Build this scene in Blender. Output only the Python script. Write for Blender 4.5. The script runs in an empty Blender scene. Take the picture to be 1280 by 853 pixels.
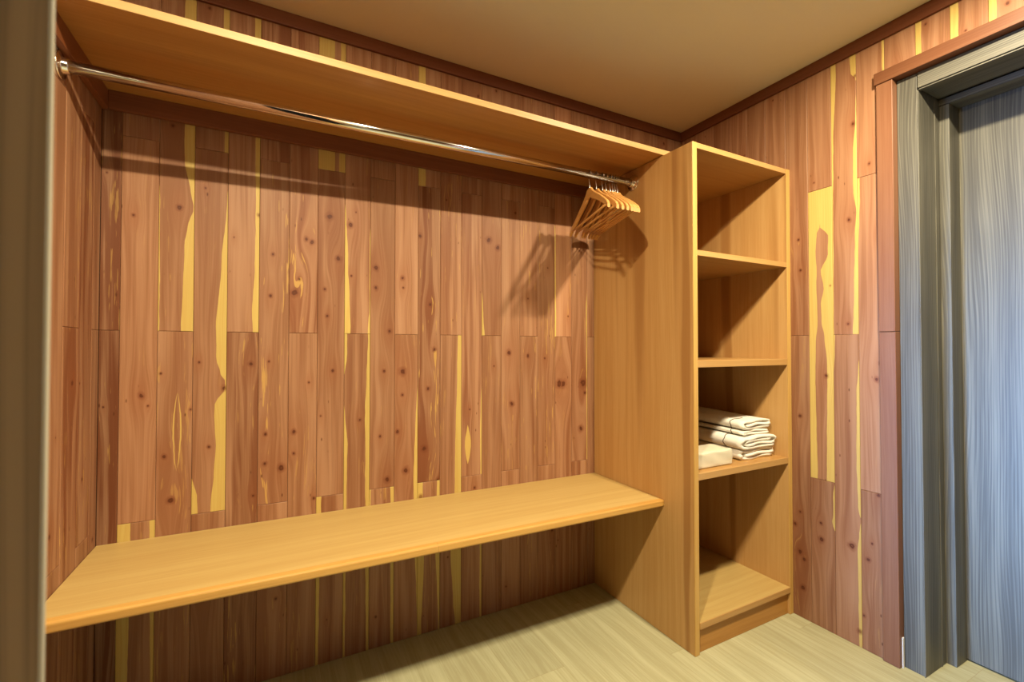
import bpy, bmesh, math, random
from mathutils import Vector, Matrix
random.seed(7)
C = bpy.context.scene.collection
scene = bpy.context.scene
PI = math.pi

# ------------------------------------------------------------------ dimensions (metres)
W, W2, H = 1.910, 2.532, 2.400        # left face of shelf unit, right wall, ceiling
DC = 0.615                             # depth of the shelf unit
DS = 0.4645                            # depth of the top shelf
FRONT = -3.40                          # wall behind the camera

# ------------------------------------------------------------------ object helpers
def tag(o, label=None, cat=None, group=None, kind=None):
    if label: o['label'] = label
    if cat: o['category'] = cat
    if group: o['group'] = group
    if kind: o['kind'] = kind
    return o

def empty(name, loc, rz=0.0):
    o = bpy.data.objects.new(name, None); C.objects.link(o)
    o.location = loc; o.rotation_euler = (0, 0, rz); o.empty_display_size = 0.05
    return o

def link(name, me, mat, parent=None, loc=(0, 0, 0)):
    o = bpy.data.objects.new(name, me); C.objects.link(o)
    if mat: me.materials.append(mat)
    o.location = loc
    if parent: o.parent = parent
    return o

def from_bm(name, bm, mat, parent=None, base=None, smooth=False):
    """bm is in world coordinates; base = world position of the parent (or of the object)."""
    b = Vector(base) if base is not None else (Vector(parent.location) if parent else Vector((0, 0, 0)))
    bmesh.ops.translate(bm, verts=bm.verts, vec=-b)
    bmesh.ops.recalc_face_normals(bm, faces=bm.faces)
    me = bpy.data.meshes.new(name); bm.to_mesh(me); bm.free()
    for p in me.polygons: p.use_smooth = smooth
    return link(name, me, mat, parent, (0, 0, 0) if parent else b)

def add_box(bm, x0, x1, y0, y1, z0, z1, bev=0.0, seg=2, only=None):
    r = bmesh.ops.create_cube(bm, size=1.0)
    vs = r['verts']
    for v in vs:
        v.co = Vector((x0 + (v.co.x + .5) * (x1 - x0), y0 + (v.co.y + .5) * (y1 - y0), z0 + (v.co.z + .5) * (z1 - z0)))
    if bev > 0:
        es = set(e for v in vs for e in v.link_edges)
        if only: es = [e for e in es if only((e.verts[0].co + e.verts[1].co) / 2)]
        bmesh.ops.bevel(bm, geom=list(es), offset=bev, segments=seg, profile=.5, affect='EDGES')

def box(name, x0, x1, y0, y1, z0, z1, mat, parent=None, bev=0.002, seg=2, only=None, base=None):
    bm = bmesh.new(); add_box(bm, x0, x1, y0, y1, z0, z1, bev, seg, only)
    return from_bm(name, bm, mat, parent, base)

def add_tube(bm, pts, r, n=12, caps=True):
    pts = [Vector(p) for p in pts]; rings = []
    up = None
    for i, p in enumerate(pts):
        d = (pts[min(i + 1, len(pts) - 1)] - pts[max(i - 1, 0)]).normalized()
        if up is None:
            up = Vector((0, 0, 1)) if abs(d.z) < .9 else Vector((1, 0, 0))
        a = d.cross(up).normalized(); up = a.cross(d).normalized()
        rr = r[i] if isinstance(r, (list, tuple)) else r
        rings.append([bm.verts.new(p + rr * (math.cos(2 * PI * k / n) * a + math.sin(2 * PI * k / n) * up)) for k in range(n)])
    for A, B in zip(rings, rings[1:]):
        for k in range(n): bm.faces.new((A[k], A[(k + 1) % n], B[(k + 1) % n], B[k]))
    if caps:
        bm.faces.new(rings[0][::-1]); bm.faces.new(rings[-1])

def add_loft(bm, rings):
    R = [[bm.verts.new(p) for p in r] for r in rings]; n = len(R[0])
    for A, B in zip(R, R[1:]):
        for k in range(n): bm.faces.new((A[k], A[(k + 1) % n], B[(k + 1) % n], B[k]))
    bm.faces.new(R[0][::-1]); bm.faces.new(R[-1])

# ------------------------------------------------------------------ node helpers
class NT:
    def __init__(s, name):
        s.m = bpy.data.materials.new(name); s.m.use_nodes = True
        s.t = s.m.node_tree; s.t.nodes.clear()
        s.out = s.t.nodes.new('ShaderNodeOutputMaterial')
        s.p = s.t.nodes.new('ShaderNodeBsdfPrincipled')
        s.t.links.new(s.p.outputs[0], s.out.inputs[0])
    def set(s, sock, v):
        if hasattr(v, 'is_output'): s.t.links.new(v, sock)
        elif isinstance(v, (tuple, list)) and sock.type == 'RGBA': sock.default_value = tuple(v) + ((1,) if len(v) == 3 else ())
        else: sock.default_value = v
    def math(s, op, a, b=None, c=None, clamp=False):
        n = s.t.nodes.new('ShaderNodeMath'); n.operation = op; n.use_clamp = clamp
        for i, v in enumerate((a, b, c)):
            if v is not None: s.set(n.inputs[i], v)
        return n.outputs[0]
    def add(s, a, b): return s.math('ADD', a, b)
    def sub(s, a, b): return s.math('SUBTRACT', a, b)
    def mul(s, a, b): return s.math('MULTIPLY', a, b)
    def div(s, a, b): return s.math('DIVIDE', a, b)
    def step(s, x, lo, hi):
        n = s.t.nodes.new('ShaderNodeMapRange'); n.interpolation_type = 'SMOOTHSTEP'
        s.set(n.inputs[0], x); s.set(n.inputs[1], lo); s.set(n.inputs[2], hi); n.inputs[3].default_value = 0; n.inputs[4].default_value = 1
        return n.outputs[0]
    def attr(s, name):
        n = s.t.nodes.new('ShaderNodeAttribute'); n.attribute_name = name
        return n.outputs['Vector']
    def sep(s, v):
        n = s.t.nodes.new('ShaderNodeSeparateXYZ'); s.set(n.inputs[0], v); return n.outputs[0], n.outputs[1], n.outputs[2]
    def com(s, x, y, z):
        n = s.t.nodes.new('ShaderNodeCombineXYZ')
        for i, v in enumerate((x, y, z)): s.set(n.inputs[i], v)
        return n.outputs[0]
    def noise(s, vec, scale=1.0, detail=2.0, rough=.5, dist=0.0):
        n = s.t.nodes.new('ShaderNodeTexNoise')
        s.set(n.inputs['Vector'], vec); n.inputs['Scale'].default_value = scale; n.inputs['Detail'].default_value = detail
        n.inputs['Roughness'].default_value = rough; n.inputs['Distortion'].default_value = dist
        return n.outputs['Fac']
    def mix(s, f, a, b, mode='MIX'):
        n = s.t.nodes.new('ShaderNodeMix'); n.data_type = 'RGBA'; n.blend_type = mode
        s.set(n.inputs['Factor'], f); s.set(n.inputs['A'], a); s.set(n.inputs['B'], b)
        return n.outputs['Result']
    def obj(s):
        n = s.t.nodes.new('ShaderNodeTexCoord'); return n.outputs['Object']
    def bump(s, h, strength=.2, dist=.001):
        n = s.t.nodes.new('ShaderNodeBump'); n.inputs['Strength'].default_value = strength; n.inputs['Distance'].default_value = dist
        s.set(n.inputs['Height'], h); s.t.links.new(n.outputs[0], s.p.inputs['Normal'])
    def color(s, c): s.set(s.p.inputs['Base Color'], c)
    def rough(s, r): s.set(s.p.inputs['Roughness'], r)

# ------------------------------------------------------------------ materials
HEART_A, HEART_B, HEART_C = (0.363, 0.186, 0.097), (0.259, 0.115, 0.053), (0.414, 0.232, 0.130)
SAP_A, SAP_B = (0.563, 0.416, 0.123), (0.523, 0.356, 0.098)

def cedar():
    """Knotty aromatic cedar; each board carries its own sapwood edges, knots and tint as mesh attributes."""
    s = NT('cedar_boards')
    u, z, seed = s.sep(s.attr('pl'))
    L, R, w = s.sep(s.attr('sap'))
    bright, fleck, dark = s.sep(s.attr('tint'))
    wu = u; core = 0.0; halo = 0.0
    wob = s.sub(s.noise(s.com(s.mul(u, 60), s.mul(z, 60), seed), 1, 2), .5)
    for i in range(1, 7):
        kx, kz, kr = s.sep(s.attr('k%d' % i))
        dx = s.sub(u, kx); dz = s.sub(z, kz)
        e1 = s.div(dx, s.mul(kr, 2.4)); e2 = s.div(dz, s.mul(kr, 6.0))
        r2 = s.add(s.mul(e1, e1), s.mul(e2, e2))
        inf = s.math('POWER', 2.718, s.mul(r2, -1.0))
        wu = s.sub(wu, s.mul(s.mul(dx, inf), .75))
        a1 = s.div(dx, kr); a2 = s.div(s.mul(dz, .85), kr)
        d = s.add(s.math('SQRT', s.add(s.mul(a1, a1), s.mul(a2, a2))), s.mul(wob, .7))
        k = s.math('SUBTRACT', 1.0, s.step(d, .25, 1.05))
        ring = s.add(.80, s.mul(s.math('SINE', s.mul(d, 9.0)), .14))
        core = s.math('MAXIMUM', core, s.mul(k, ring))
        halo = s.math('MAXIMUM', halo, s.mul(inf, .55))
    gs = s.mul(seed, 3.7)
    lowv = s.noise(s.com(s.mul(wu, 14), s.mul(z, 1.3), gs), 1, 2)
    warp = s.add(wu, s.mul(s.sub(lowv, .5), .05))
    fine = s.noise(s.com(s.mul(warp, 260), s.mul(z, 2.5), gs), 1, 3, .6)
    band = s.noise(s.com(s.mul(warp, 70), s.mul(z, 1.6), gs), 1, 2)
    broad = s.noise(s.com(s.mul(warp, 20), s.mul(z, 1.0), s.add(gs, 5)), 1, 2)
    g = s.add(s.mul(fine, .30), s.add(s.mul(band, .40), s.mul(broad, .30)))
    heart = s.mix(s.step(g, .39, .61), HEART_B, HEART_A)
    heart = s.mix(s.mul(s.step(broad, .50, .75), .55), heart, HEART_C)
    # darker red streaks along the grain
    st = s.noise(s.com(s.mul(warp, 34), s.mul(z, .9), s.add(gs, 11)), 1, 3, .6)
    heart = s.mix(s.mul(s.step(s.add(st, s.mul(dark, .10)), .52, .66), s.math('MULTIPLY_ADD', dark, .75, .15)), heart, (0.172, 0.051, 0.018))
    heart = s.mix(s.mul(halo, .60), heart, (0.238, 0.075, 0.026))
    # pale slivers of included sapwood
    fl = s.noise(s.com(s.mul(wu, 190), s.mul(z, 9), s.add(gs, 23)), 1, 2, .5)
    gate = s.noise(s.com(s.mul(wu, 22), s.mul(z, 2.2), s.add(gs, 31)), 1, 1)
    flm = s.mul(s.step(s.add(fl, s.mul(s.sub(gate, .5), .55)), .68, .72), fleck)
    heart = s.mix(flm, heart, (0.528, 0.316, 0.088))
    # tiny pin knots
    vn = s.t.nodes.new('ShaderNodeTexVoronoi'); s.set(vn.inputs['Vector'], s.com(s.mul(u, 30), s.mul(z, 11), gs)); vn.inputs['Scale'].default_value = 1
    pin = s.math('SUBTRACT', 1.0, s.step(vn.outputs['Distance'], .03, .10))
    heart = s.mix(s.mul(pin, s.mul(.9, s.step(gate, .45, .6))), heart, (0.099, 0.027, 0.007))
    heart = s.mix(s.mul(core, .9), heart, (.15, .036, .011))
    heart = s.mix(s.mul(s.step(core, .55, .95), .6), heart, (.05, .012, .004))
    # an eye-shaped patch of sapwood inside a board (a ring when its height is negative)
    ex, ez, eh = s.sep(s.attr('eye'))
    eha = s.math('ABSOLUTE', eh)
    q = s.div(s.sub(z, ez), eha); q2 = s.mul(q, q)
    ew = s.mul(s.math('MULTIPLY_ADD', q2, -.0105, .0105), s.add(.75, s.noise(s.com(0, s.mul(z, 18), gs), 1, 2)))
    ed = s.div(s.math('ABSOLUTE', s.sub(s.sub(u, ex), s.mul(s.sub(lowv, .5), .01))), s.math('MAXIMUM', ew, .0002))
    em = s.mul(s.math('SUBTRACT', 1.0, s.step(ed, .9, 1.05)), s.math('LESS_THAN', q2, 1.0))
    inner = s.mul(s.math('SUBTRACT', 1.0, s.step(ed, .55, .72)), s.math('LESS_THAN', eh, 0.0))
    em = s.math('SUBTRACT', em, inner, clamp=True)
    heart = s.mix(em, heart, SAP_B)
    # sapwood edges
    n1 = s.sub(s.noise(s.com(s.mul(u, 30), s.mul(z, 14), gs), 1, 2), .5)
    nn = s.mul(n1, .006)
    sl = s.mul(s.step(s.sub(s.add(L, s.mul(nn, s.step(L, .001, .006))), u), -.0006, .0008), s.step(L, .0006, .0016))
    sr = s.mul(s.step(s.sub(s.add(R, s.mul(nn, s.step(R, .001, .006))), s.sub(w, u)), -.0006, .0008), s.step(R, .0006, .0016))
    sap = s.math('MAXIMUM', sl, sr)
    sapc = s.mix(s.step(fine, .35, .7), SAP_B, SAP_A)
    sapc = s.mix(s.mul(core, .9), sapc, (0.165, 0.054, 0.015))
    c = s.mix(sap, heart, sapc)
    hs = s.t.nodes.new('ShaderNodeHueSaturation'); hs.inputs['Saturation'].default_value = 1.0
    s.set(hs.inputs['Color'], c); s.set(hs.inputs['Value'], bright)
    s.color(hs.outputs[0]); s.rough(.5); s.p.inputs['Specular IOR Level'].default_value = .25
    s.bump(s.sub(fine, s.mul(core, .8)), .12, .0006)
    return s.m

def veneer(name, axis, light=(0.552, 0.330, 0.127), deep=(0.476, 0.260, 0.085), streak=(0.321, 0.147, 0.042), rough=.42, amount=.5):
    """Smooth lacquered red-alder veneer, grain along the given axis."""
    s = NT(name)
    x, y, z = s.sep(s.obj())
    a = {'x': (x, y, z), 'y': (y, x, z), 'z': (z, x, y)}[axis]
    al, c1, c2 = a
    ac = s.add(s.mul(c1, 1.0), s.mul(c2, 1.0))
    low = s.sub(s.noise(s.com(s.mul(c1, 6), s.mul(c2, 6), s.mul(al, 1.1)), 1, 2), .5)
    cc = s.add(ac, s.mul(low, .05))
    fine = s.noise(s.com(s.mul(cc, 230), s.mul(al, 5), 1.3), 1, 3, .6)
    band = s.noise(s.com(s.mul(cc, 38), s.mul(al, .7), 4.1), 1, 2)
    broad = s.noise(s.com(s.mul(cc, 11), s.mul(al, .35), 9.7), 1, 2)
    g = s.add(s.mul(fine, .35), s.add(s.mul(band, .35), s.mul(broad, .30)))
    c = s.mix(s.step(g, .34, .64), deep, light)
    st = s.noise(s.com(s.mul(cc, 13), s.mul(al, .25), 17.0), 1, 1)
    c = s.mix(s.mul(s.step(st, .60, .70), amount), c, streak)
    s.color(c); s.rough(rough); s.p.inputs['Specular IOR Level'].default_value = .3
    s.bump(fine, .05, .0004)
    return s.m

def grey_wood(name, axis='z', across='y', tone=1.0):
    """Grey laminate with oak-like grain and cathedral arches."""
    s = NT(name)
    co = dict(zip('xyz', s.sep(s.obj())))
    al = co[axis]; ac = co[across]; oth = [co[k] for k in 'xyz' if k not in (axis, across)][0]
    ac = s.add(ac, s.mul(oth, .8))
    low = s.sub(s.noise(s.com(s.mul(ac, 7), s.mul(al, .9), 2.0), 1, 1), .5)
    field = s.add(ac, s.mul(low, .07))
    band = s.math('SINE', s.mul(field, 700.0))
    fine = s.noise(s.com(s.mul(field, 300), s.mul(al, 2.6), 3.0), 1, 2, .6)
    broad = s.noise(s.com(s.mul(ac, 22), s.mul(al, .35), 6.0), 1, 1)
    g = s.add(s.mul(band, .05), s.add(s.mul(fine, .50), s.mul(broad, .50)))
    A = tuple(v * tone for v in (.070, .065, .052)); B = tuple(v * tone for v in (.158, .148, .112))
    c = s.mix(s.step(g, .36, .66), A, B)
    s.color(c); s.rough(.5); s.p.inputs['Specular IOR Level'].default_value = .3
    s.bump(fine, .05, .0004)
    return s.m

def floor_mat():
    s = NT('pale_oak_planks')
    x, y, z = s.sep(s.obj())
    pw, pl = .20, 1.22
    ux = s.div(s.sub(x, .44), pw)
    col = s.math('FLOOR', ux)
    fx = s.math('FRACT', ux)
    off = s.math('FRACT', s.mul(s.math('SINE', s.mul(s.add(col, .37), 12.9898)), 43.758))
    off = s.add(off, 0.0)
    uy = s.add(s.div(s.add(y, .425), pl), s.mul(s.sub(col, 4.0), .37))
    row = s.math('FLOOR', uy); fy = s.math('FRACT', uy)
    rid = s.add(s.mul(col, 3.17), s.mul(row, 7.31))
    low = s.sub(s.noise(s.com(s.mul(x, 9), s.mul(y, 1.3), rid), 1, 2), .5)
    cx = s.add(x, s.mul(low, .06))
    fine = s.noise(s.com(s.mul(cx, 150), s.mul(y, 5), rid), 1, 3, .6)
    band = s.noise(s.com(s.mul(cx, 32), s.mul(y, 1.2), rid), 1, 2)
    g = s.add(s.mul(fine, .5), s.mul(band, .5))
    c = s.mix(s.step(g, .36, .66), (0.350, 0.325, 0.187), (0.446, 0.432, 0.266))
    tn = s.t.nodes.new('ShaderNodeTexWhiteNoise'); tn.noise_dimensions = '1D'; s.set(tn.inputs['W'], rid)
    hs = s.t.nodes.new('ShaderNodeHueSaturation'); s.set(hs.inputs['Color'], c); s.set(hs.inputs['Value'], s.math('MULTIPLY_ADD', tn.outputs['Value'], .12, .93))
    c = hs.outputs[0]
    ex = s.math('MINIMUM', fx, s.sub(1.0, fx)); ey = s.math('MINIMUM', fy, s.sub(1.0, fy))
    gap = s.math('MAXIMUM', s.math('LESS_THAN', ex, .0035), s.math('LESS_THAN', ey, .0007))
    c = s.mix(s.mul(gap, .45), c, (0.250, 0.184, 0.080))
    s.color(c); s.rough(.45); s.p.inputs['Specular IOR Level'].default_value = .3
    s.bump(s.sub(fine, s.mul(gap, 1.0)), .05, .0005)
    return s.m

def plain(name, col, rough=.6, metal=0.0, noise_amt=.06, scale=40, spec=.3):
    s = NT(name)
    n = s.noise(s.obj(), scale, 3)
    k = tuple(v * (1 - noise_amt) for v in col)
    s.color(s.mix(n, k, col)); s.rough(rough)
    s.p.inputs['Metallic'].default_value = metal; s.p.inputs['Specular IOR Level'].default_value = spec
    return s.m

def cloth():
    s = NT('cream_cotton')
    x, y, z = s.sep(s.obj())
    wv = s.mul(s.math('SINE', s.mul(s.add(x, s.mul(z, .7)), 2600)), s.math('SINE', s.mul(y, 2600)))
    n = s.noise(s.obj(), 30, 3)
    s.color(s.mix(n, (.76, .71, .61), (.84, .80, .71))); s.rough(.9); s.p.inputs['Specular IOR Level'].default_value = .1
    s.bump(s.add(s.mul(wv, .2), n), .25, .002)
    return s.m

M_cedar = cedar()
M_vz = veneer('veneer_upright_grain', 'z', amount=.75)
M_vx = veneer('veneer_lengthwise_grain', 'x', light=(0.499, 0.349, 0.128), deep=(0.438, 0.286, 0.093), amount=.3)
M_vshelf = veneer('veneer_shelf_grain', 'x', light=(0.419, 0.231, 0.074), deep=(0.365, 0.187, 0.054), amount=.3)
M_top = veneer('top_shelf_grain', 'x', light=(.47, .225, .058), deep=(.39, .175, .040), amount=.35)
M_edge = veneer('veneer_edge_strip', 'x', light=(0.508, 0.311, 0.123), deep=(0.445, 0.250, 0.082), amount=.2)
M_cleat = veneer('cedar_trim', 'x', light=(0.214, 0.075, 0.030), deep=(0.158, 0.048, 0.018), streak=(0.112, 0.031, 0.010))
M_trimz = veneer('cedar_trim_upright', 'z', light=(0.239, 0.109, 0.055), deep=(0.184, 0.072, 0.033), streak=(0.116, 0.039, 0.015))
M_trimy = veneer('cedar_trim_lengthwise', 'y', light=(0.181, 0.076, 0.034), deep=(0.140, 0.050, 0.021), streak=(0.091, 0.030, 0.011))
M_crown = veneer('cedar_crown', 'y', light=(0.162, 0.053, 0.022), deep=(0.121, 0.035, 0.014), streak=(0.093, 0.026, 0.008))
M_crownx = veneer('cedar_crown_lengthwise', 'x', light=(0.162, 0.053, 0.022), deep=(0.121, 0.035, 0.014), streak=(0.093, 0.026, 0.008))
M_grey = grey_wood('grey_laminate_upright', 'z', 'y')
M_greyl = grey_wood('grey_laminate_lengthwise', 'y', 'z')
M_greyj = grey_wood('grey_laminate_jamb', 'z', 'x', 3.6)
M_greyleaf = grey_wood('grey_laminate_leaf', 'z', 'y', 1.05)
M_floor = floor_mat()
M_ceil = plain('ceiling_paint', (.74, .675, .46), .9, 0, .03, 6)
M_chrome = plain('chrome', (.80, .78, .73), .12, 1.0, .03, 60)
M_hang = veneer('hanger_beech', 'y', light=(0.592, 0.306, 0.096), deep=(0.512, 0.238, 0.060), amount=.1, rough=.35)
M_wire = plain('hook_wire', (.75, .73, .70), .2, 1.0, .03, 60)
M_cloth = cloth()
M_stitch = plain('brown_stitching', (.07, .045, .025), .9)
M_pack = plain('cream_wrap', (.68, .62, .46), .6, 0, .08, 25)
M_back = plain('dark_backing', (.03, .018, .012), .9)
M_wall = plain('plain_wall_paint', (.60, .45, .30), .9)
M_caulk = plain('white_caulk', (.8, .78, .74), .7)

# ------------------------------------------------------------------ cedar board walls
def curve_at(keys, z):
    """Smooth interpolation of [(z, width), ...]; zero when empty."""
    if not keys: return 0.0
    ks = sorted(keys)
    if z <= ks[0][0]: return ks[0][1]
    for (a, va), (b, vb) in zip(ks, ks[1:]):
        if z <= b:
            t = (z - a) / max(b - a, 1e-6); t = t * t * (3 - 2 * t)
            return va + (vb - va) * t
    return ks[-1][1]

class Boards:
    def __init__(s, origin, udir, ndir):
        s.o, s.u, s.n = Vector(origin), Vector(udir), Vector(ndir)
        s.v, s.f = [], []
        s.at = {k: [] for k in ('pl', 'sap', 'tint', 'k1', 'k2', 'k3', 'k4', 'k5', 'k6', 'eye')}
    def board(s, u0, u1, z0, z1, L=(), R=(), knots=(), bright=1.0, fleck=0.0, dark=0.0, seed=None, eye=(-9.0, -9.0, .01)):
        g, b = .0004, .0014
        seed = random.uniform(0, 40) if seed is None else seed
        w = u1 - u0
        cols = [(u0 + g, -.006), (u0 + g, -.0012), (u0 + g + b, 0), (u1 - g - b, 0), (u1 - g, -.0012), (u1 - g, -.006)]
        n = max(2, int((z1 - z0) / .02))
        rows = [(z0 + g, -.006), (z0 + g, -.0012)] + [(z0 + g + b + (z1 - z0 - 2 * g - 2 * b) * i / n, 0) for i in range(n + 1)] + [(z1 - g, -.0012), (z1 - g, -.006)]
        kk = sorted(knots, key=lambda k: -k[2])[:6]
        kk = [(x - u0, z, r * 1.25) for x, z, r in kk]
        while len(kk) < 6: kk.append((-9.0, -9.0, .01))
        base = len(s.v)
        for z, dz in rows:
            l, r = curve_at(L, z), curve_at(R, z)
            for u, du in cols:
                s.v.append(s.o + s.u * u + s.n * min(du, dz) + Vector((0, 0, z)))
                s.at['pl'].append((u - u0, z, seed)); s.at['sap'].append((l, r, w)); s.at['tint'].append((bright, fleck, dark)); s.at['eye'].append(eye)
                for i in range(6): s.at['k%d' % (i + 1)].append(kk[i])
        m = len(cols)
        for i in range(len(rows) - 1):
            for j in range(m - 1):
                a = base + i * m + j
                s.f.append((a, a + 1, a + m + 1, a + m))
    def solid(s, p0, p1):
        """backing block behind the boards (world corners)"""
        base = len(s.v)
        for z in (p0[2], p1[2]):
            for y in (p0[1], p1[1]):
                for x in (p0[0], p1[0]):
                    s.v.append(Vector((x, y, z)))
                    s.at['pl'].append((0, 0, 0)); s.at['sap'].append((0, 0, .1)); s.at['tint'].append((.12, 0, 1)); s.at['eye'].append((-9.0, -9.0, .01))
                    for i in range(6): s.at['k%d' % (i + 1)].append((-9, -9, .01))
        for q in ((0, 2, 3, 1), (4, 5, 7, 6), (0, 1, 5, 4), (2, 6, 7, 3), (0, 4, 6, 2), (1, 3, 7, 5)):
            s.f.append(tuple(base + i for i in q))
    def build(s, name):
        me = bpy.data.meshes.new(name)
        # winding towards the room
        if s.u.cross(Vector((0, 0, 1))).dot(s.n) < 0:
            s.f = [q[::-1] for q in s.f]
        me.from_pydata([tuple(v) for v in s.v], [], s.f)
        for k, data in s.at.items():
            a = me.attributes.new(k, 'FLOAT_VECTOR', 'POINT')
            a.data.foreach_set('vector', [c for d in data for c in d])
        o = link(name, me, M_cedar)
        return o

def rand_knots(u0, u1, z0, z1, n):
    out = []
    for _ in range(n):
        out.append((random.uniform(u0 + .012, u1 - .012), random.uniform(z0 + .03, z1 - .03), random.choice((.004, .005, .006, .008, .011))))
    return out

BK = [(0.081, 1.6, 0.0072), (0.106, 1.022, 0.0108), (0.2, 1.64, 0.0108), (0.185, 0.676, 0.0135), (0.167, 0.821, 0.009), (0.156, 1.092, 0.0054), (0.237, 0.97, 0.0054), (0.272, 1.718, 0.0054), (0.259, 1.127, 0.0054), (0.289, 0.84, 0.0072), (0.331, 1.038, 0.0108), (0.431, 1.647, 0.0081), (0.411, 1.119, 0.0108), (0.42, 0.657, 0.0072), (0.469, 1.362, 0.009), (0.475, 1.512, 0.0081), (0.466, 1.127, 0.0054), (0.464, 1.027, 0.0054), (0.477, 0.961, 0.0036), (0.457, 0.869, 0.0081), (0.456, 0.764, 0.009), (0.509, 0.744, 0.0162), (0.585, 1.579, 0.0108), (0.604, 1.569, 0.0108), (0.562, 1.429, 0.0072), (0.546, 1.378, 0.0162), (0.597, 1.048, 0.0054), (0.547, 0.87, 0.0108), (0.548, 0.791, 0.0072), (0.664, 1.673, 0.0162), (0.697, 1.515, 0.0135), (0.649, 1.396, 0.0081), (0.658, 1.296, 0.0081), (0.679, 1.088, 0.0081), (0.638, 0.921, 0.0054), (0.616, 0.618, 0.0072), (0.74, 1.652, 0.0135), (0.744, 1.454, 0.0054), (0.837, 1.493, 0.0135), (0.837, 1.413, 0.0108), (0.891, 1.243, 0.0108), (0.87, 1.083, 0.0081), (0.856, 0.825, 0.0081), (0.875, 0.706, 0.0081), (0.884, 0.651, 0.0144), (0.942, 1.459, 0.0108), (0.943, 1.079, 0.018), (0.944, 0.985, 0.0081), (0.925, 0.838, 0.0108), (0.958, 0.679, 0.0162), (1.014, 1.64, 0.0108), (1.059, 1.357, 0.0108), (1.057, 1.183, 0.0081), (1.077, 1.169, 0.0108), (1.05, 1.006, 0.0108), (1.034, 0.759, 0.0162), (1.096, 0.78, 0.0081), (1.093, 0.623, 0.0108), (1.327, 1.658, 0.018), (1.371, 1.627, 0.0144), (1.428, 1.154, 0.0144), (1.528, 1.139, 0.0108), (1.724, 1.002, 0.0225), (1.843, 1.002, 0.027), (1.828, 0.777, 0.018), (1.62, 1.127, 0.0072), (1.701, 1.003, 0.0225), (1.444, 0.921, 0.0144)]
RK = [(0.85, 1.692, 0.0108), (0.903, 0.354, 0.0108), (0.848, 0.385, 0.0162), (0.94, 0.612, 0.0081), (0.734, 0.368, 0.0144), (0.65, 0.878, 0.0108), (0.647, 0.457, 0.0081), (0.662, 0.255, 0.0108), (0.651, 1.654, 0.0081), (0.76, 1.059, 0.0108), (0.939, 1.054, 0.0108), (0.956, 1.62, 0.0072), (0.645, 0.282, 0.0135), (0.657, 0.132, 0.0144), (0.978, 0.34, 0.009), (0.989, 0.037, 0.0108), (0.873, 0.061, 0.0108), (0.955, 1.116, 0.0108), (0.843, 1.273, 0.0081), (0.625, 0.398, 0.0108), (0.779, 1.436, 0.0054), (0.958, 0.122, 0.0036), (0.917, 0.421, 0.0054), (0.887, 0.13, 0.0081), (0.996, 1.58, 0.0054), (0.868, 2.074, 0.0108), (0.878, 2.263, 0.0081)]

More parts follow.
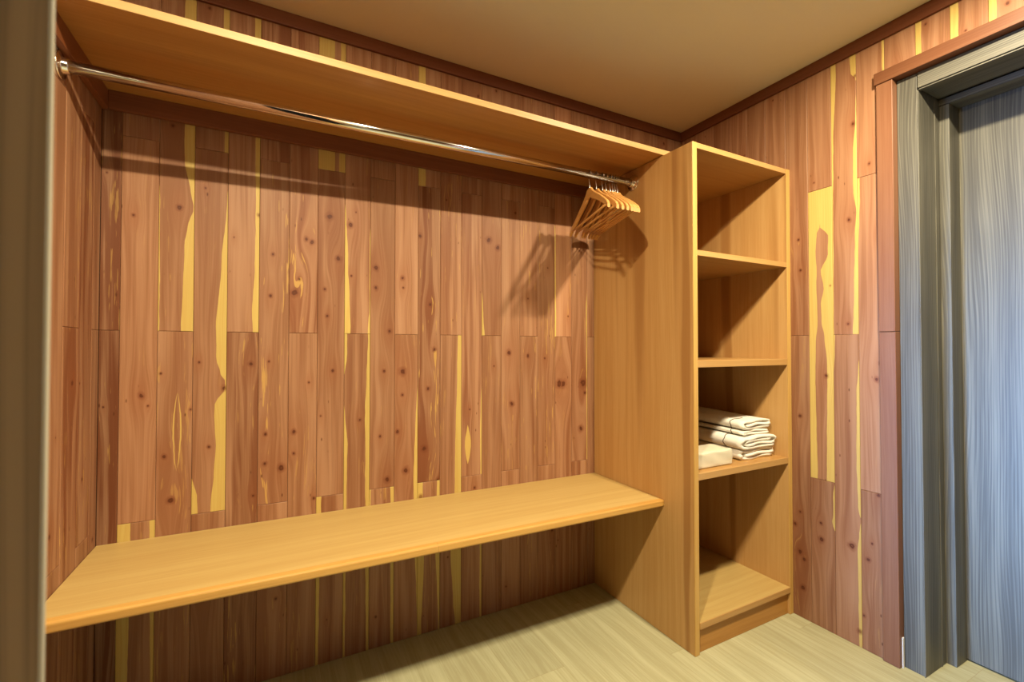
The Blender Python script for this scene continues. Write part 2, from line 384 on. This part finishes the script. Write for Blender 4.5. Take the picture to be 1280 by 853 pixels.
# ---- back wall: columns 0.0957 wide, 4-foot boards, joints alternate between z 1.23 and z .62 / 1.85
bw = Boards((0, 0, 0), (1, 0, 0), (0, -1, 0))
SAP = {  # (column, z of board foot) -> sapwood width along the left and right edge, tint
    (0, 1.23): dict(dark=.9, fleck=.5, bright=.80), (0, 0): dict(dark=1.0, fleck=.5, bright=.74),
    (1, .62): dict(fleck=.12, bright=1.08), (1, 1.85): dict(), (1, 0): dict(L=[(0, .030), (.62, .034)], R=[(0, .006), (.62, .015)]),
    (2, 1.23): dict(L=[(1.23, .005), (1.65, .003), (1.75, 0)], R=[(1.23, .032), (1.38, .030), (1.52, .026), (1.58, .018), (1.645, .002), (1.70, .012), (1.80, .029), (2.4, .032)], dark=.2),
    (2, 0): dict(fleck=.35, dark=.25, eye=(.055, .90, -.13)),
    (3, .62): dict(L=[(.62, .019), (.68, .016), (.75, 0)], R=[(.62, .042), (.74, .034), (.84, .028), (.92, .033), (.985, .032), (1.01, .022), (1.03, .003), (1.06, .003), (1.09, .018), (1.14, .030), (1.25, .031), (1.45, .018), (1.70, .002), (1.74, 0)]),
    (3, 1.85): dict(R=[(1.85, .012), (2.4, .018)]),
    (4, 1.23): dict(R=[(1.23, .018), (1.30, .020), (1.45, .014), (1.65, .012), (1.85, .014), (2.4, .02)], dark=.15),
    (4, 0): dict(fleck=.7, dark=.75, bright=.88),
    (5, .62): dict(fleck=.75, dark=.25), (5, 0): dict(fleck=.3), (5, 1.85): dict(dark=.8),
    (6, 1.23): dict(fleck=.8, dark=.7), (6, 0): dict(fleck=.35, R=[(.62, 0), (1.0, 0)]),
    (7, .62): dict(dark=.3), (7, 0): dict(L=[(.62, .018), (.0, .010)], dark=.4), (7, 1.85): dict(L=[(1.85, .058), (2.4, .056)], R=[(1.85, .022), (2.4, .018)]),
    (8, 1.23): dict(L=[(1.23, .022), (1.35, .019), (1.5, .013), (1.66, .006), (1.75, .0), (2.0, 0), (2.4, .0)], R=[(1.23, .008), (1.29, .006), (1.32, .003), (1.6, .003), (1.68, 0)]),
    (8, 0): dict(L=[(0, .008), (.4, .009), (.66, .012), (.8, .014), (.92, .004), (.97, 0), (1.06, 0), (1.14, .010), (1.23, .011)], R=[(0, .011), (.5, .014), (.7, .016), (.95, .018), (1.05, .013), (1.23, .008)]),
    (9, .62): dict(), (9, 0): dict(R=[(0, .012), (.62, .014)], L=[(.3, .0), (.62, .006)], fleck=.5, dark=.5),
    (10, 1.23): dict(fleck=.35), (10, 0): dict(R=[(0, .0), (.45, .012), (.6, .016), (.72, .015), (.85, .010), (.98, .004), (1.03, 0)], fleck=.2),
    (11, .62): dict(fleck=.85, dark=.85, bright=.9), (11, 0): dict(L=[(0, .018), (.3, .028), (.62, .022)], R=[(0, .006), (.4, .02), (.62, .012)], fleck=.3), (11, 1.85): dict(L=[(1.85, .030), (2.4, .028)]),
    (12, 1.23): dict(fleck=.4, dark=.3), (12, 0): dict(R=[(0, .026), (.1, .036), (.3, .048), (.45, .032), (.65, .029), (.85, .026), (1.0, .020), (1.23, .017)], dark=.15),
    (13, .62): dict(R=[(.62, .006), (.8, .008), (.95, .005), (1.03, 0)], dark=.5, eye=(.030, .757, .085)), (13, 0): dict(R=[(0, .010), (.35, .010), (.5, .0)]),
    (14, 1.23): dict(L=[(1.23, .012), (1.32, .008), (1.45, 0)], fleck=.2), (14, 0): dict(dark=.3),
    (16, 1.23): dict(fleck=.7), (16, 0): dict(fleck=.9), (17, .62): dict(fleck=.6), (15, .62): dict(fleck=.35),
    (18, 1.23): dict(L=[(1.23, .006), (1.7, .004), (1.8, 0)], bright=1.32), (18, 0): dict(fleck=.1),
    (19, .62): dict(dark=.3, R=[(1.1, .006), (1.35, .008), (1.5, 0)]), (17, 0): dict(fleck=.6), (19, 0): dict(dark=.4),
}
def columns(B, edges, segs_of, data, klist, extra=1):
    for c, (a, b) in enumerate(zip(edges, edges[1:])):
        for z0, z1 in segs_of(c):
            d = dict(data.get((c, z0), {}))
            d.setdefault('bright', random.uniform(.90, 1.06)); d.setdefault('fleck', random.choice((0, .1, .25))); d.setdefault('dark', random.uniform(0, .35))
            ks = [k for k in klist if a < k[0] < b and z0 < k[1] < z1]
            ks += rand_knots(a, b, z0, z1, max(0, min(extra, 6 - len(ks))) if len(ks) < 3 else 0)
            B.board(a, b, z0, z1, knots=ks, **d)
EVEN = [(0, 1.23), (1.23, H)]; ODD = [(0, .62), (.62, 1.85), (1.85, H)]
edges = [0.0] + [.05 + .0957 * i for i in range(27)]
edges = [e for e in edges if e < W2 - .02] + [W2]
columns(bw, edges, lambda c: EVEN if c % 2 == 0 else ODD, SAP, BK)
bw.solid((-.15, .005, 0), (W2 + .15, .12, H))
tag(bw.build('wall_back'), 'back wall of knotty red cedar boards with yellow sapwood streaks', 'wall', kind='structure')

# ---- right wall (u runs towards the viewer, u = -y)
rw = Boards((W2, 0, 0), (0, -1, 0), (-1, 0, 0))
redges = [0.0] + [.692 - .0955 * k for k in range(7, -1, -1)] + [.787, .880, .975, 1.070, 1.165, 1.260, 1.355, 1.45, 1.545, 1.64, 1.735, 1.83, 1.925, 2.02, 2.115, 2.21, 2.305, 2.40, 2.495, 2.59, 2.685, 2.78, 2.875, 2.97, 3.065, 3.16, 3.255, 3.40]
redges = [e for e in redges if e == 0 or e > .02]
i1 = redges.index(.692)
RS = {
    (i1, .62): dict(L=[(.62, .030), (.85, .027), (1.05, .024), (1.2, .028), (1.30, .036), (1.42, .032), (1.5, .034), (1.58, .030), (1.66, .034), (1.70, .050), (1.85, .05)],
                    R=[(.62, .030), (.85, .027), (1.0, .024), (1.12, .024), (1.22, .034), (1.29, .044), (1.36, .046), (1.43, .034), (1.50, .046), (1.57, .016), (1.65, .014), (1.69, .046), (1.85, .048)], bright=1.05),
    (i1 + 1, 1.23): dict(L=[(1.23, .004), (1.7, .005), (2.0, .008), (2.3, .020), (2.4, .020)], R=[(1.23, .020), (1.42, .014), (1.62, .010), (1.72, .003), (1.80, .014), (1.95, .013), (2.12, .002), (2.25, .0), (2.28, .018), (2.4, .024)], dark=0, bright=1.06, fleck=0),
    (i1 + 1, 0): dict(R=[(0, .010), (.38, .012), (.44, .006), (.50, .0), (.54, .009), (.75, .012), (1.0, .010), (1.08, .004), (1.15, 0)], L=[(1.05, .0), (1.15, .006), (1.23, .007)], bright=.98, fleck=.05),
    (i1 + 2, .62): dict(L=[(1.2, 0), (1.5, .002), (1.85, .010)], bright=1.05, fleck=.1, dark=.0),
    (i1 + 2, 1.85): dict(R=[(1.85, .004), (2.4, .008)], fleck=0, bright=1.06),
    (i1 + 2, 0): dict(R=[(0, .006), (.16, .010), (.28, .004), (.31, .022), (.38, .024), (.42, .006), (.5, .012), (.58, .010), (.62, 0)], bright=.92, fleck=.2, dark=.3),
    (i1, 0): dict(R=[(.0, 0), (.42, .0), (.45, .010), (.50, .006), (.56, .008), (.62, 0)], bright=.90, dark=.35, fleck=.15),
    (i1 - 1, 0): dict(dark=.45, bright=.88, fleck=.25), (i1 - 1, 1.23): dict(dark=.15, fleck=.35, bright=.98),
    (i1 + 3, 1.23): dict(R=[(2.0, .0), (2.4, 0)], bright=1.02), (i1 + 4, 1.85): dict(L=[(1.85, .020), (2.4, .018)]), (i1 + 5, 1.23): dict(L=[(1.85, .024), (2.4, .022)]), (i1 + 6, 1.85): dict(L=[(1.85, .022), (2.4, .018)]),
}
D0, D1, DH = .99, 2.02, 2.185            # opening for the right-hand door
def rseg(c):
    a, b = redges[c], redges[c + 1]
    base = ODD if (c - i1) % 2 == 0 else EVEN
    return base
for c, (a, b) in enumerate(zip(redges, redges[1:])):
    for z0, z1 in rseg(c):
        za = z0
        aa, bb = a, b
        if b > D0 and a < D1:
            if z1 <= DH: 
                if a < D0 - .01: bb = D0
                else: continue
            elif z0 < DH: za = DH
            if a < D0 and za != DH and z0 < DH: bb = D0
        if a < .98 and za == DH and z0 < 1.3:     # board beside the casing keeps its full length
            rw.board(a, D0, z0, DH, knots=[k for k in RK if a < k[0] < D0 and z0 < k[1] < DH], bright=1.0, fleck=.05, dark=.1)
        d = dict(RS.get((c, z0), {}))
        d.setdefault('bright', random.uniform(.95, 1.06)); d.setdefault('fleck', random.choice((0, .1))); d.setdefault('dark', random.uniform(0, .2))
        ks = [k for k in RK if aa < k[0] < bb and za < k[1] < z1]
        if len(ks) < 2: ks += rand_knots(aa, bb, za, z1, 1)
        rw.board(aa, bb, za, z1, knots=ks, **d)
rw.solid((W2 + .006, -D0 - .005, 0), (W2 + .15, .12, H))
rw.solid((W2 + .006, FRONT - .12, 0), (W2 + .15, -D1, H))
rw.solid((W2 + .006, -D1, DH), (W2 + .15, -D0 - .005, H))
tag(rw.build('wall_right'), 'right wall of knotty pinkish cedar boards beside the grey door', 'wall', kind='structure')

# ---- left wall (u = -y), boards as far as the grey casing, then the doorway the daylight comes through
lw = Boards((0, 0, 0), (0, -1, 0), (1, 0, 0))
LO0, LO1, LOH = .68, 1.50, 2.06          # doorway in the left wall
ledges = [0, .06, .16, .265, .39, .485, .585, .68]
LS = {(0, 0): dict(bright=.92, fleck=.3, dark=.2), (0, 1.23): dict(fleck=.3, dark=.3), (1, .62): dict(dark=.9, fleck=.7), (2, 0): dict(dark=.9, fleck=.7), (2, 1.23): dict(fleck=.5, dark=.4),
      (3, .62): dict(dark=0, fleck=0, bright=1.05), (3, 0): dict(dark=.4, fleck=.4), (1, 0): dict(dark=.6, fleck=.3), (4, 1.23): dict(fleck=.1)}
columns(lw, ledges, lambda c: EVEN if c % 2 == 0 else ODD, LS, [(.30, .95, .003), (.2, 1.08, .01), (.12, .8, .008)], 1)
for i in range(10): lw.board(LO1 + i * .19, LO1 + i * .19 + .19, 0, H)
lw.board(LO0, LO1, LOH + .04, H)
lw.solid((-.14, -LO0, 0), (-.006, .12, H)); lw.solid((-.14, FRONT - .12, 0), (-.006, -LO1, H)); lw.solid((-.14, -LO1, LOH + .04), (-.006, -LO0, H))
tag(lw.build('wall_left'), 'left wall of cedar boards at the end of the closet', 'wall', kind='structure')

# ---- wall behind the camera, floor, ceiling
fw = Boards((0, FRONT, 0), (1, 0, 0), (0, 1, 0))
for i in range(13): fw.board(i * W2 / 13, (i + 1) * W2 / 13, 0, H, bright=.30)
fw.solid((-.14, FRONT - .12, 0), (W2 + .15, FRONT - .006, H))
tag(fw.build('wall_front'), 'cedar board wall behind the viewer', 'wall', kind='structure')
f = box('floor', -.16, 2.95, FRONT - .14, .13, -.06, 0, M_floor, bev=0, base=(0, 0, 0))
tag(f, 'pale oak plank floor of the closet', 'floor', kind='structure')
c = box('ceiling', -.16, 2.95, FRONT - .14, .13, H, H + .06, M_ceil, bev=0, base=(0, 0, H))
tag(c, 'plain cream painted ceiling', 'ceiling', kind='structure')

# ---- crown strips under the ceiling
t = box('trim_1', 0.001, W2 - .0135, -.0125, -.0005, 2.350, H - .0005, M_crownx, bev=.0015)
tag(t, 'dark cedar strip along the ceiling over the back wall', 'trim', kind='structure')
t = box('trim_2', W2 - .0125, W2 - .0005, FRONT + .01, -.0005, 2.350, H - .0005, M_crown, bev=.0015)
tag(t, 'dark cedar strip along the ceiling over the right wall', 'trim', kind='structure')

# ------------------------------------------------------------------ right door: cedar strips, grey casing, stop and leaf
t = box('trim_3', W2 - .013, W2 + .03, -1.005, -.953, 1.237, 2.180, M_trimz, bev=.002)
tag(t, 'upper cedar strip standing along the grey door casing', 'trim', kind='structure')
t = box('trim_4', W2 - .011, W2 + .03, -1.005, -.953, .0005, 1.2365, M_trimz, bev=.002)
tag(t, 'lower cedar strip standing along the grey door casing', 'trim', kind='structure')
t = box('trim_5', W2 - .018, W2 + .03, -2.08, -.948, 2.1805, 2.226, M_trimy, bev=.002)
tag(t, 'cedar strip lying over the grey door head', 'trim', kind='structure')
t = box('trim_6', W2 + .006, W2 + .016, -1.0085, -1.0055, .0005, .11, M_caulk, bev=0)
tag(t, 'short white caulk sliver at the foot of the grey door casing', 'trim', kind='structure')

CX, JX, SX, LX = 2.552, 2.715, 2.722, 2.803
door = empty('door_1', (LX, -1.10, 0))
tag(door, 'grey wood-grain door set deep in a grey frame on the right wall', 'door', kind='structure')
def dbox(name, x0, x1, s0, s1, z0, z1, mat, bev=.0015): return box(name, x0, x1, -s1, -s0, z0, z1, mat, door, bev)
dbox('door_leaf', LX, LX + .04, 1.095, 1.965, .006, 2.125, M_greyleaf, .001)
dbox('door_casing', CX, JX, 1.0055, 1.0655, 0, 2.1785, M_grey, .0015)
dbox('door_casing', CX, JX, 1.9525, 2.0145, 0, 2.1785, M_grey, .0015)
dbox('door_head', CX - .002, JX, 1.068, 1.952, 2.1215, 2.1785, M_greyl, .0015)
dbox('door_bead', CX - .004, JX, 1.0668, 1.0700, 0, 2.1125, M_grey, .001)
dbox('door_bead', CX - .004, CX + .012, 1.0717, 1.9483, 2.1125, 2.1165, M_greyl, .001)
dbox('door_stop', JX + .0005, LX - .0005, 1.0675, 1.099, 0, 2.093, M_grey, .0015)
dbox('door_stop', JX + .0005, LX - .0005, 1.921, 1.9525, 0, 2.093, M_grey, .0015)
dbox('door_stop', JX + .0005, LX - .0005, 1.0675, 1.9525, 2.0935, 2.118, M_greyl, .0015)
dbox('door_jamb', JX + .0005, LX + .04, 1.03, 1.067, 0, 2.19, M_grey, .001)
dbox('door_jamb', JX + .0005, LX + .04, 1.953, 2.0, 0, 2.19, M_grey, .001)
dbox('door_jamb', JX + .0005, LX + .06, 1.067, 1.953, 2.1285, 2.19, M_greyl, .001)
dbox('groove_strip', JX - .040, JX - .034, 1.0701, 1.0718, 0, 2.115, M_grey, .0005)

# ---- grey jamb standing close to the viewer at the left; it faces away from the lamps
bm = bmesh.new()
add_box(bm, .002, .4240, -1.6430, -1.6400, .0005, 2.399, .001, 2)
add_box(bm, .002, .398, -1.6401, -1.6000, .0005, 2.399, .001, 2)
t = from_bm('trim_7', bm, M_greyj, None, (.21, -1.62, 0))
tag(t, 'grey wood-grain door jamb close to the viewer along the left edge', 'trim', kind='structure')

# ------------------------------------------------------------------ top shelf with cleats
ZS = 1.980
sh = empty('closet_shelf', (W / 2, -DS / 2, ZS))
tag(sh, 'long wooden shelf under the ceiling above the clothes rod', 'shelf')
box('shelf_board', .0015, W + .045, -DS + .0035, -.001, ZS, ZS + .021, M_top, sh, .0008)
box('edge_strip', .0015, W + .045, -DS, -DS + .0034, ZS - .0003, ZS + .0213, M_edge, sh, .0008)
box('shelf_cleat', .0195, W - .001, -.0195, -.001, 1.922, ZS - .0003, M_cleat, sh, .0015)
box('shelf_cleat', .001, .0190, -.4500, -.001, 1.921, ZS - .0003, veneer('cedar_cleat_lengthwise', 'y', light=(0.224, 0.075, 0.027), deep=(0.166, 0.048, 0.016), streak=(0.117, 0.031, 0.009)), sh, .0015)

# ------------------------------------------------------------------ clothes rod
def rod_z(x): return 1.8865 + (1.918 - 1.8865) * x / W
def rod_y(x): return -.312 + .024 * x / W
RR = .0155
rd = empty('clothes_rod', (W / 2, rod_y(W / 2), rod_z(W / 2)))
tag(rd, 'polished chrome clothes rod under the long top shelf', 'rod')
bm = bmesh.new(); add_tube(bm, [(.006, rod_y(.006), rod_z(.006)), (W - .006, rod_y(W), rod_z(W - .006))], RR, 32)
from_bm('rod_tube', bm, M_chrome, rd, smooth=True)
for x, sg in ((.0008, 1), (W - .0008, -1)):
    prof = [(0, .034), (.003, .034), (.0045, .0325), (.0055, .022), (.009, .0195), (.018, .0187), (.0195, .0178), (.0195, .016)]
    bm = bmesh.new()
    add_loft(bm, [[(x + sg * a, rod_y(x) + r * math.cos(2 * PI * k / 32), rod_z(x) + r * math.sin(2 * PI * k / 32)) for k in range(32)] for a, r in prof])
    fl = from_bm('rod_flange', bm, M_chrome, rd, smooth=True)
    fl.data.polygons[-1].use_smooth = False

# ------------------------------------------------------------------ bench
ZL, ZR = .566, .550                     # the bench top falls a little to the right
bt = .026
def tilt(o):
    for v in o.data.vertices:
        x = v.co.x + bench.location.x
        v.co.z += (ZL + (ZR - ZL) * x / W) - ZL
bench = empty('bench', (W / 2, -.23, ZL))
tag(bench, 'long low wooden bench board running along the back wall', 'bench')
tilt(box('bench_board', .0015, W - .001, -.440, -.001, ZL - bt, ZL, M_vx, bench, .0008))
M_nose = veneer('bench_nosing_grain', 'x', light=(0.540, 0.305, 0.078), deep=(0.435, 0.219, 0.045), amount=.5)
for x0, x1 in ((.0015, .944), (.9446, W - .001)):
    tilt(box('nosing', x0, x1, -.4632, -.4402, ZL - bt - .001, ZL + .0004, M_nose, bench, .007, 4, lambda m: m.y < -.45 and x0 + .01 < m.x < x1 - .01))

# ------------------------------------------------------------------ shelf unit
ZC = 1.977; T = .024
un = empty('shelf_unit', ((W + W2) / 2, -DC / 2, 0))
tag(un, 'tall narrow wooden shelf unit standing in the corner against the right wall', 'shelving')
M_vedge = veneer('veneer_edge_upright', 'z', light=(0.585, 0.369, 0.114), deep=(0.495, 0.283, 0.072), amount=.1)
x0, x1 = W, W + T; X0, X1 = W2 - T - .0005, W2 - .0005
box('side_panel', x0, x1, -DC + .0035, -.001, .0005, ZC, M_vz, un, .0008)
box('panel_edging', x0 + .0003, x1 + .0005, -DC, -DC + .0034, .0005, ZC, M_vedge, un, .0012)
box('side_panel', X0, X1, -DC + .0035, -.001, .0005, ZC, M_vz, un, .0008)
box('panel_edging', X0 - .0005, X1 - .0003, -DC, -DC + .0034, .0005, ZC, M_vedge, un, .0012)
ix0, ix1 = x1 + .0003, X0 - .0003
box('back_panel', ix0, ix1, -.010, -.001, .001, ZC, M_vz, un, .0005)
def unit_shelf(name, z0, z1, y=-DC + .002, e=True):
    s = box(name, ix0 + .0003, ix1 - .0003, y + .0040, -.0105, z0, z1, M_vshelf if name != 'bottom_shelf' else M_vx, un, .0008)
    box('shelf_edging', ix0 + .0006, ix1 - .0006, y, y + .0038, z0 - .0003, z1 + .0003, M_edge, s, .0012, base=(0, 0, 0)).location = (-un.location.x * 1, -un.location.y, 0)
    return s
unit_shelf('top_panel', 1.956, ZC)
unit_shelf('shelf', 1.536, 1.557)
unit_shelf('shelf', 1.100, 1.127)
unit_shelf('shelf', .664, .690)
unit_shelf('bottom_shelf', .097, .121, -DC - .003)
box('kick_board', ix0 + .0003, ix1 - .0003, -.604, -.588, .0005, .0965, veneer('kick_board_grain', 'x', light=(0.435, 0.213, 0.051), deep=(0.360, 0.160, 0.033), amount=.3), un, .0008)

# ------------------------------------------------------------------ wooden hangers
def rounded(cy, cz, hy, t, x=0.0):
    """octagonal section in the plane across the arm, centred (x, cy, cz)"""
    a, b = t / 2, hy / 2; k = min(a, b) * .45
    return [(x - a, cy, cz - b + k), (x - a, cy, cz + b - k), (x - a + k, cy, cz + b), (x + a - k, cy, cz + b), (x + a, cy, cz + b - k), (x + a, cy, cz - b + k), (x + a - k, cy, cz - b), (x - a + k, cy, cz - b)]
def keyed(tab, u):
    u = abs(u)
    for (a, va), (b, vb) in zip(tab, tab[1:]):
        if u <= b:
            t = (u - a) / (b - a); return va + (vb - va) * t
    return tab[-1][1]
TOPZ = [(0, 0), (.016, -.0005), (.022, -.003), (.032, -.013), (.047, -.024), (.07, -.038), (.11, -.058), (.15, -.080), (.19, -.103), (0.217, -.120), (0.231, -.136)]
HGT = [(0, .042), (.02, .042), (.045, .036), (.08, .030), (.16, .027), (.19, .026), (0.217, .023), (0.231, .016)]
NECK = -.0603                            # hanger top below the rod axis
def make_hanger():
    root = empty('coat_hanger', (0, 0, 0))
    bm = bmesh.new(); rings = []
    us = sorted(set([s * u for s in (-1, 1) for u in [0, .008, .016, .019, .022, .027, .032, .039, .047, .057, .07, .09, .11, .13, .15, .17, .19, .2, .217, .225, .231]]))
    for u in us:
        h = keyed(HGT, u); zt = NECK + keyed(TOPZ, u)
        rings.append(rounded(u, zt - h / 2, h, .0104, -.010 * (abs(u) / .231) ** 2))
    add_loft(bm, rings)
    body = from_bm('hanger_body', bm, M_hang, root)
    bm = bmesh.new()
    add_tube(bm, [(-.0085, u, NECK - .1315) for u in (-.214, -.1, 0, .1, .214)], .0045, 12)
    from_bm('trouser_bar', bm, M_hang, root, smooth=True)
    # wire hook: stem, then a three-quarter circle over the rod
    R = RR + .0026
    pts = [(0, 0, NECK - .012), (0, 0, NECK + .004), (0, .001, NECK + .018)]
    a0 = -PI / 2
    pts += [(0, .006, -R - .012), (0, R * .75, -R * .78)]
    pts += [(0, R * math.cos(a), R * math.sin(a)) for a in [(-30 + 15 * i) * PI / 180 for i in range(0, 16)]]
    bm = bmesh.new(); add_tube(bm, pts, .0017, 8)
    from_bm('hook', bm, M_wire, root, smooth=True)
    return root
def copy_tree(o):
    c = o.copy(); C.objects.link(c)
    for ch in o.children:
        d = ch.copy(); C.objects.link(d); d.parent = c
    return c
hx = [1.664, 1.700, 1.733, 1.753, 1.776, 1.791, 1.804, 1.817]
ha = [-17, -15.5, -17, -16, -16.5, -17, -17.5, -17.5]
ordw = ['leftmost wooden coat hanger on the chrome rod, in front of all the others', 'second wooden coat hanger from the left on the chrome rod', 'third wooden coat hanger from the left on the chrome rod',
        'fourth wooden coat hanger from the left on the chrome rod', 'fifth wooden coat hanger from the left, fourth from the shelf unit', 'third wooden coat hanger from the shelf unit on the chrome rod',
        'second wooden coat hanger from the shelf unit on the chrome rod', 'rightmost wooden coat hanger, nearest the shelf unit side']
proto = make_hanger()
for i, (x, a) in enumerate(zip(hx, ha)):
    o = proto if i == 0 else copy_tree(proto)
    o.location = (x, rod_y(x), rod_z(x)); o.rotation_euler = (0, 0, math.radians(a))
    tag(o, ordw[i], 'hanger', 'wooden hangers on the clothes rod')

# ------------------------------------------------------------------ folded linens
def spiral_path(w, h, t, turns, side, phase):
    """Centre line (x, z) of a cloth folded inwards: bottom, round the outer fold, top, round the far fold, then between; z from 0 to h."""
    levels = {1: [0, 1], 2: [0, 1, .52], 3: [0, 1, .36, .68]}[turns]
    zs = [t / 2 + q * (h - t) for q in levels]
    path = []; n = 14; sgn = 1
    ends = [(-.5 * w, .5 * w)]
    for i, z in enumerate(zs):
        inset = 0.0 if i < 2 else t * .9 * (i - 1)
        xs = [(.94 * sgn * (w / 2 - h / 2 - inset)) * (1 - 2 * q / n) for q in range(n + 1)]
        if i == 0: xs = [x * 1.0 for x in xs]
        for q, x in enumerate(xs): path.append((x, z + .0016 * math.sin(3.1 * q / n * 2 + phase + 2 * i)))
        if i < len(zs) - 1:
            z2 = zs[i + 1]; r = abs(z2 - z) / 2; mz = (z + z2) / 2; up = 1 if z2 > z else -1
            x0 = xs[-1]; d = -sgn
            ext = min(h / 2, r * 1.15)
            for k in range(1, 9):
                a = -PI / 2 + PI * k / 9
                path.append((x0 + d * ext * math.cos(a), mz + up * r * math.sin(a)))
        sgn = -sgn
    return [(side * x, z) for x, z in path]
def linen(label, wf, wb, xf, xb, yf, yb, zf, h, t, turns, phase, rise=0.0, fat=1.0, stitch=None, side=1):
    root = empty('folded_linen', ((xf + xb) / 2, (yf + yb) / 2, zf))
    tag(root, label, 'linen', 'folded linens on the shelf')
    path = spiral_path(wf, h, t, turns, side, phase); P = [Vector((x, 0, z)) for x, z in path]
    A, B = [], []
    for i, p in enumerate(P):
        d = (P[min(i + 1, len(P) - 1)] - P[max(i - 1, 0)]).normalized(); nr = Vector((-d.z, 0, d.x))
        A.append(p + nr * t * .48); B.append(p - nr * t * .48)
    def place(p, q):
        x = p.x * (wf + (wb - wf) * q) / wf + xf + (xb - xf) * q
        k = min(1.0, p.z / h)
        y = yf + (yb - yf) * q + (1 - q) * (.004 * math.sin(p.x * 38 + phase) + .004 * math.sin(p.z * 210 + phase * 2))
        z = zf + rise * q * 1.0 + p.z * (1 + (fat - 1) * q) + .0012 * math.sin(6 * q + phase + p.x * 30) * k
        return Vector((x, y, max(z, zf)))
    out = A + B[::-1]; N = len(out); m = 14
    bm = bmesh.new()
    rows = [[bm.verts.new(place(p, k / m)) for p in out] for k in range(m + 1)]
    for r0, r1 in zip(rows, rows[1:]):
        for i in range(N): bm.faces.new((r0[i], r0[(i + 1) % N], r1[(i + 1) % N], r1[i]))
    for row in (rows[0], rows[-1]):
        for i in range(len(A) - 1): bm.faces.new((row[i], row[i + 1], row[N - 2 - i], row[N - 1 - i]))
    from_bm('cloth', bm, M_cloth, root, smooth=True)
    if stitch is not None:
        s0, s1 = 15, 15 + 8 + int(14 * .55)
        side_pts = B if (place(B[19], 0) - place(P[19], 0)).x * side < 0 else A
        bm = bmesh.new(); add_tube(bm, [place(p + (p - P[i + s0]) * .12, stitch) for i, p in enumerate(side_pts[s0:s1])], .0017, 6)
        from_bm('stitching', bm, M_stitch, root)
    return zf + h + .0025
z = linen('lowest cream folded linen, lying on the shelf beside the square packet', .238, .21, 2.372, 2.372, -.560, -.20, .6905, .043, .0125, 2, .4)
z = linen('thick middle folded cream linen with one brown stitched line', .252, .20, 2.372, 2.376, -.568, -.19, z, .054, .0118, 3, 1.3, fat=1.12, stitch=.24)
z = linen('thin folded cream linen squeezed under the topmost looped one', .195, .175, 2.378, 2.384, -.548, -.18, z + .002, 0.018, .0084, 1, 2.2, rise=.009, stitch=.16)
z = linen('topmost folded cream linen, its open loop facing out', .205, .18, 2.392, 2.392, -.545, -.17, z + .001, 0.038, .0098, 2, .9, rise=.010, fat=1.1, stitch=.17)

# square wrapped packet in front of the linens
bm = bmesh.new()
add_box(bm, 1.950, 2.186, -.575, -.46, .6904, .7545, .006, 3)
bmesh.ops.subdivide_edges(bm, edges=[e for e in bm.edges if e.calc_length() > .05], cuts=8, use_grid_fill=True)
for v in bm.verts:
    if v.co.z > .70:
        v.co.z += .002 * math.sin(v.co.x * 60) * math.sin(v.co.y * 70 + 1); v.co.y += .0015 * math.sin(v.co.x * 50 + v.co.z * 90)
pk = from_bm('cloth_packet', bm, M_pack, None, (2.068, -.5175, .6904), smooth=True)
tag(pk, 'square cream wrapped packet on the shelf beside the folded linens', 'packet')

# ------------------------------------------------------------------ light
def area(name, loc, power, col, size, rot=(0, 0, 0), shape='DISK', size_y=None, spread=None):
    l = bpy.data.lights.new(name, 'AREA'); l.shape = shape; l.size = size
    if size_y: l.size_y = size_y
    if spread: l.spread = math.radians(spread)
    l.energy = power; l.color = col
    o = bpy.data.objects.new(name, l); C.objects.link(o); o.location = loc; o.rotation_euler = rot
    return o
WARM = (1.0, .86, .60)
area('ceiling_lamp', (1.94, -1.42, 2.396), 62, WARM, .09)
area('ceiling_lamp', (.46, -1.50, 2.396), 67, WARM, .09)
# daylight through the left doorway, falling towards the grey door
d = Vector((1, -.36, -.05)).to_track_quat('-Z', 'Y').to_euler()
area('doorway_daylight', (-.10, -(LO0 + LO1) / 2 + .15, .86), 60, (.24, .48, 1.0), .55, d, 'RECTANGLE', 1.6, 46)
w = bpy.data.worlds.new('world'); scene.world = w; w.use_nodes = True
w.node_tree.nodes['Background'].inputs[0].default_value = (1, .85, .6, 1); w.node_tree.nodes['Background'].inputs[1].default_value = .01

# ------------------------------------------------------------------ camera
cam = bpy.data.cameras.new('camera'); co = bpy.data.objects.new('camera', cam); C.objects.link(co)
cam.sensor_width = 36; cam.lens = 36 * 566.73 / 1280; cam.clip_start = .01
co.location = (.4879, -1.8372, 1.1750)
co.rotation_euler = (PI / 2 + .0156, -.0003, -.4799)
scene.camera = co
cam.dof.use_dof = True; cam.dof.focus_distance = 1.9; cam.dof.aperture_fstop = 11
scene.view_settings.view_transform = 'Standard'; scene.view_settings.look = 'None'
scene.view_settings.exposure = -0.04; scene.view_settings.gamma = 1.0; scene.view_settings.use_curve_mapping = False
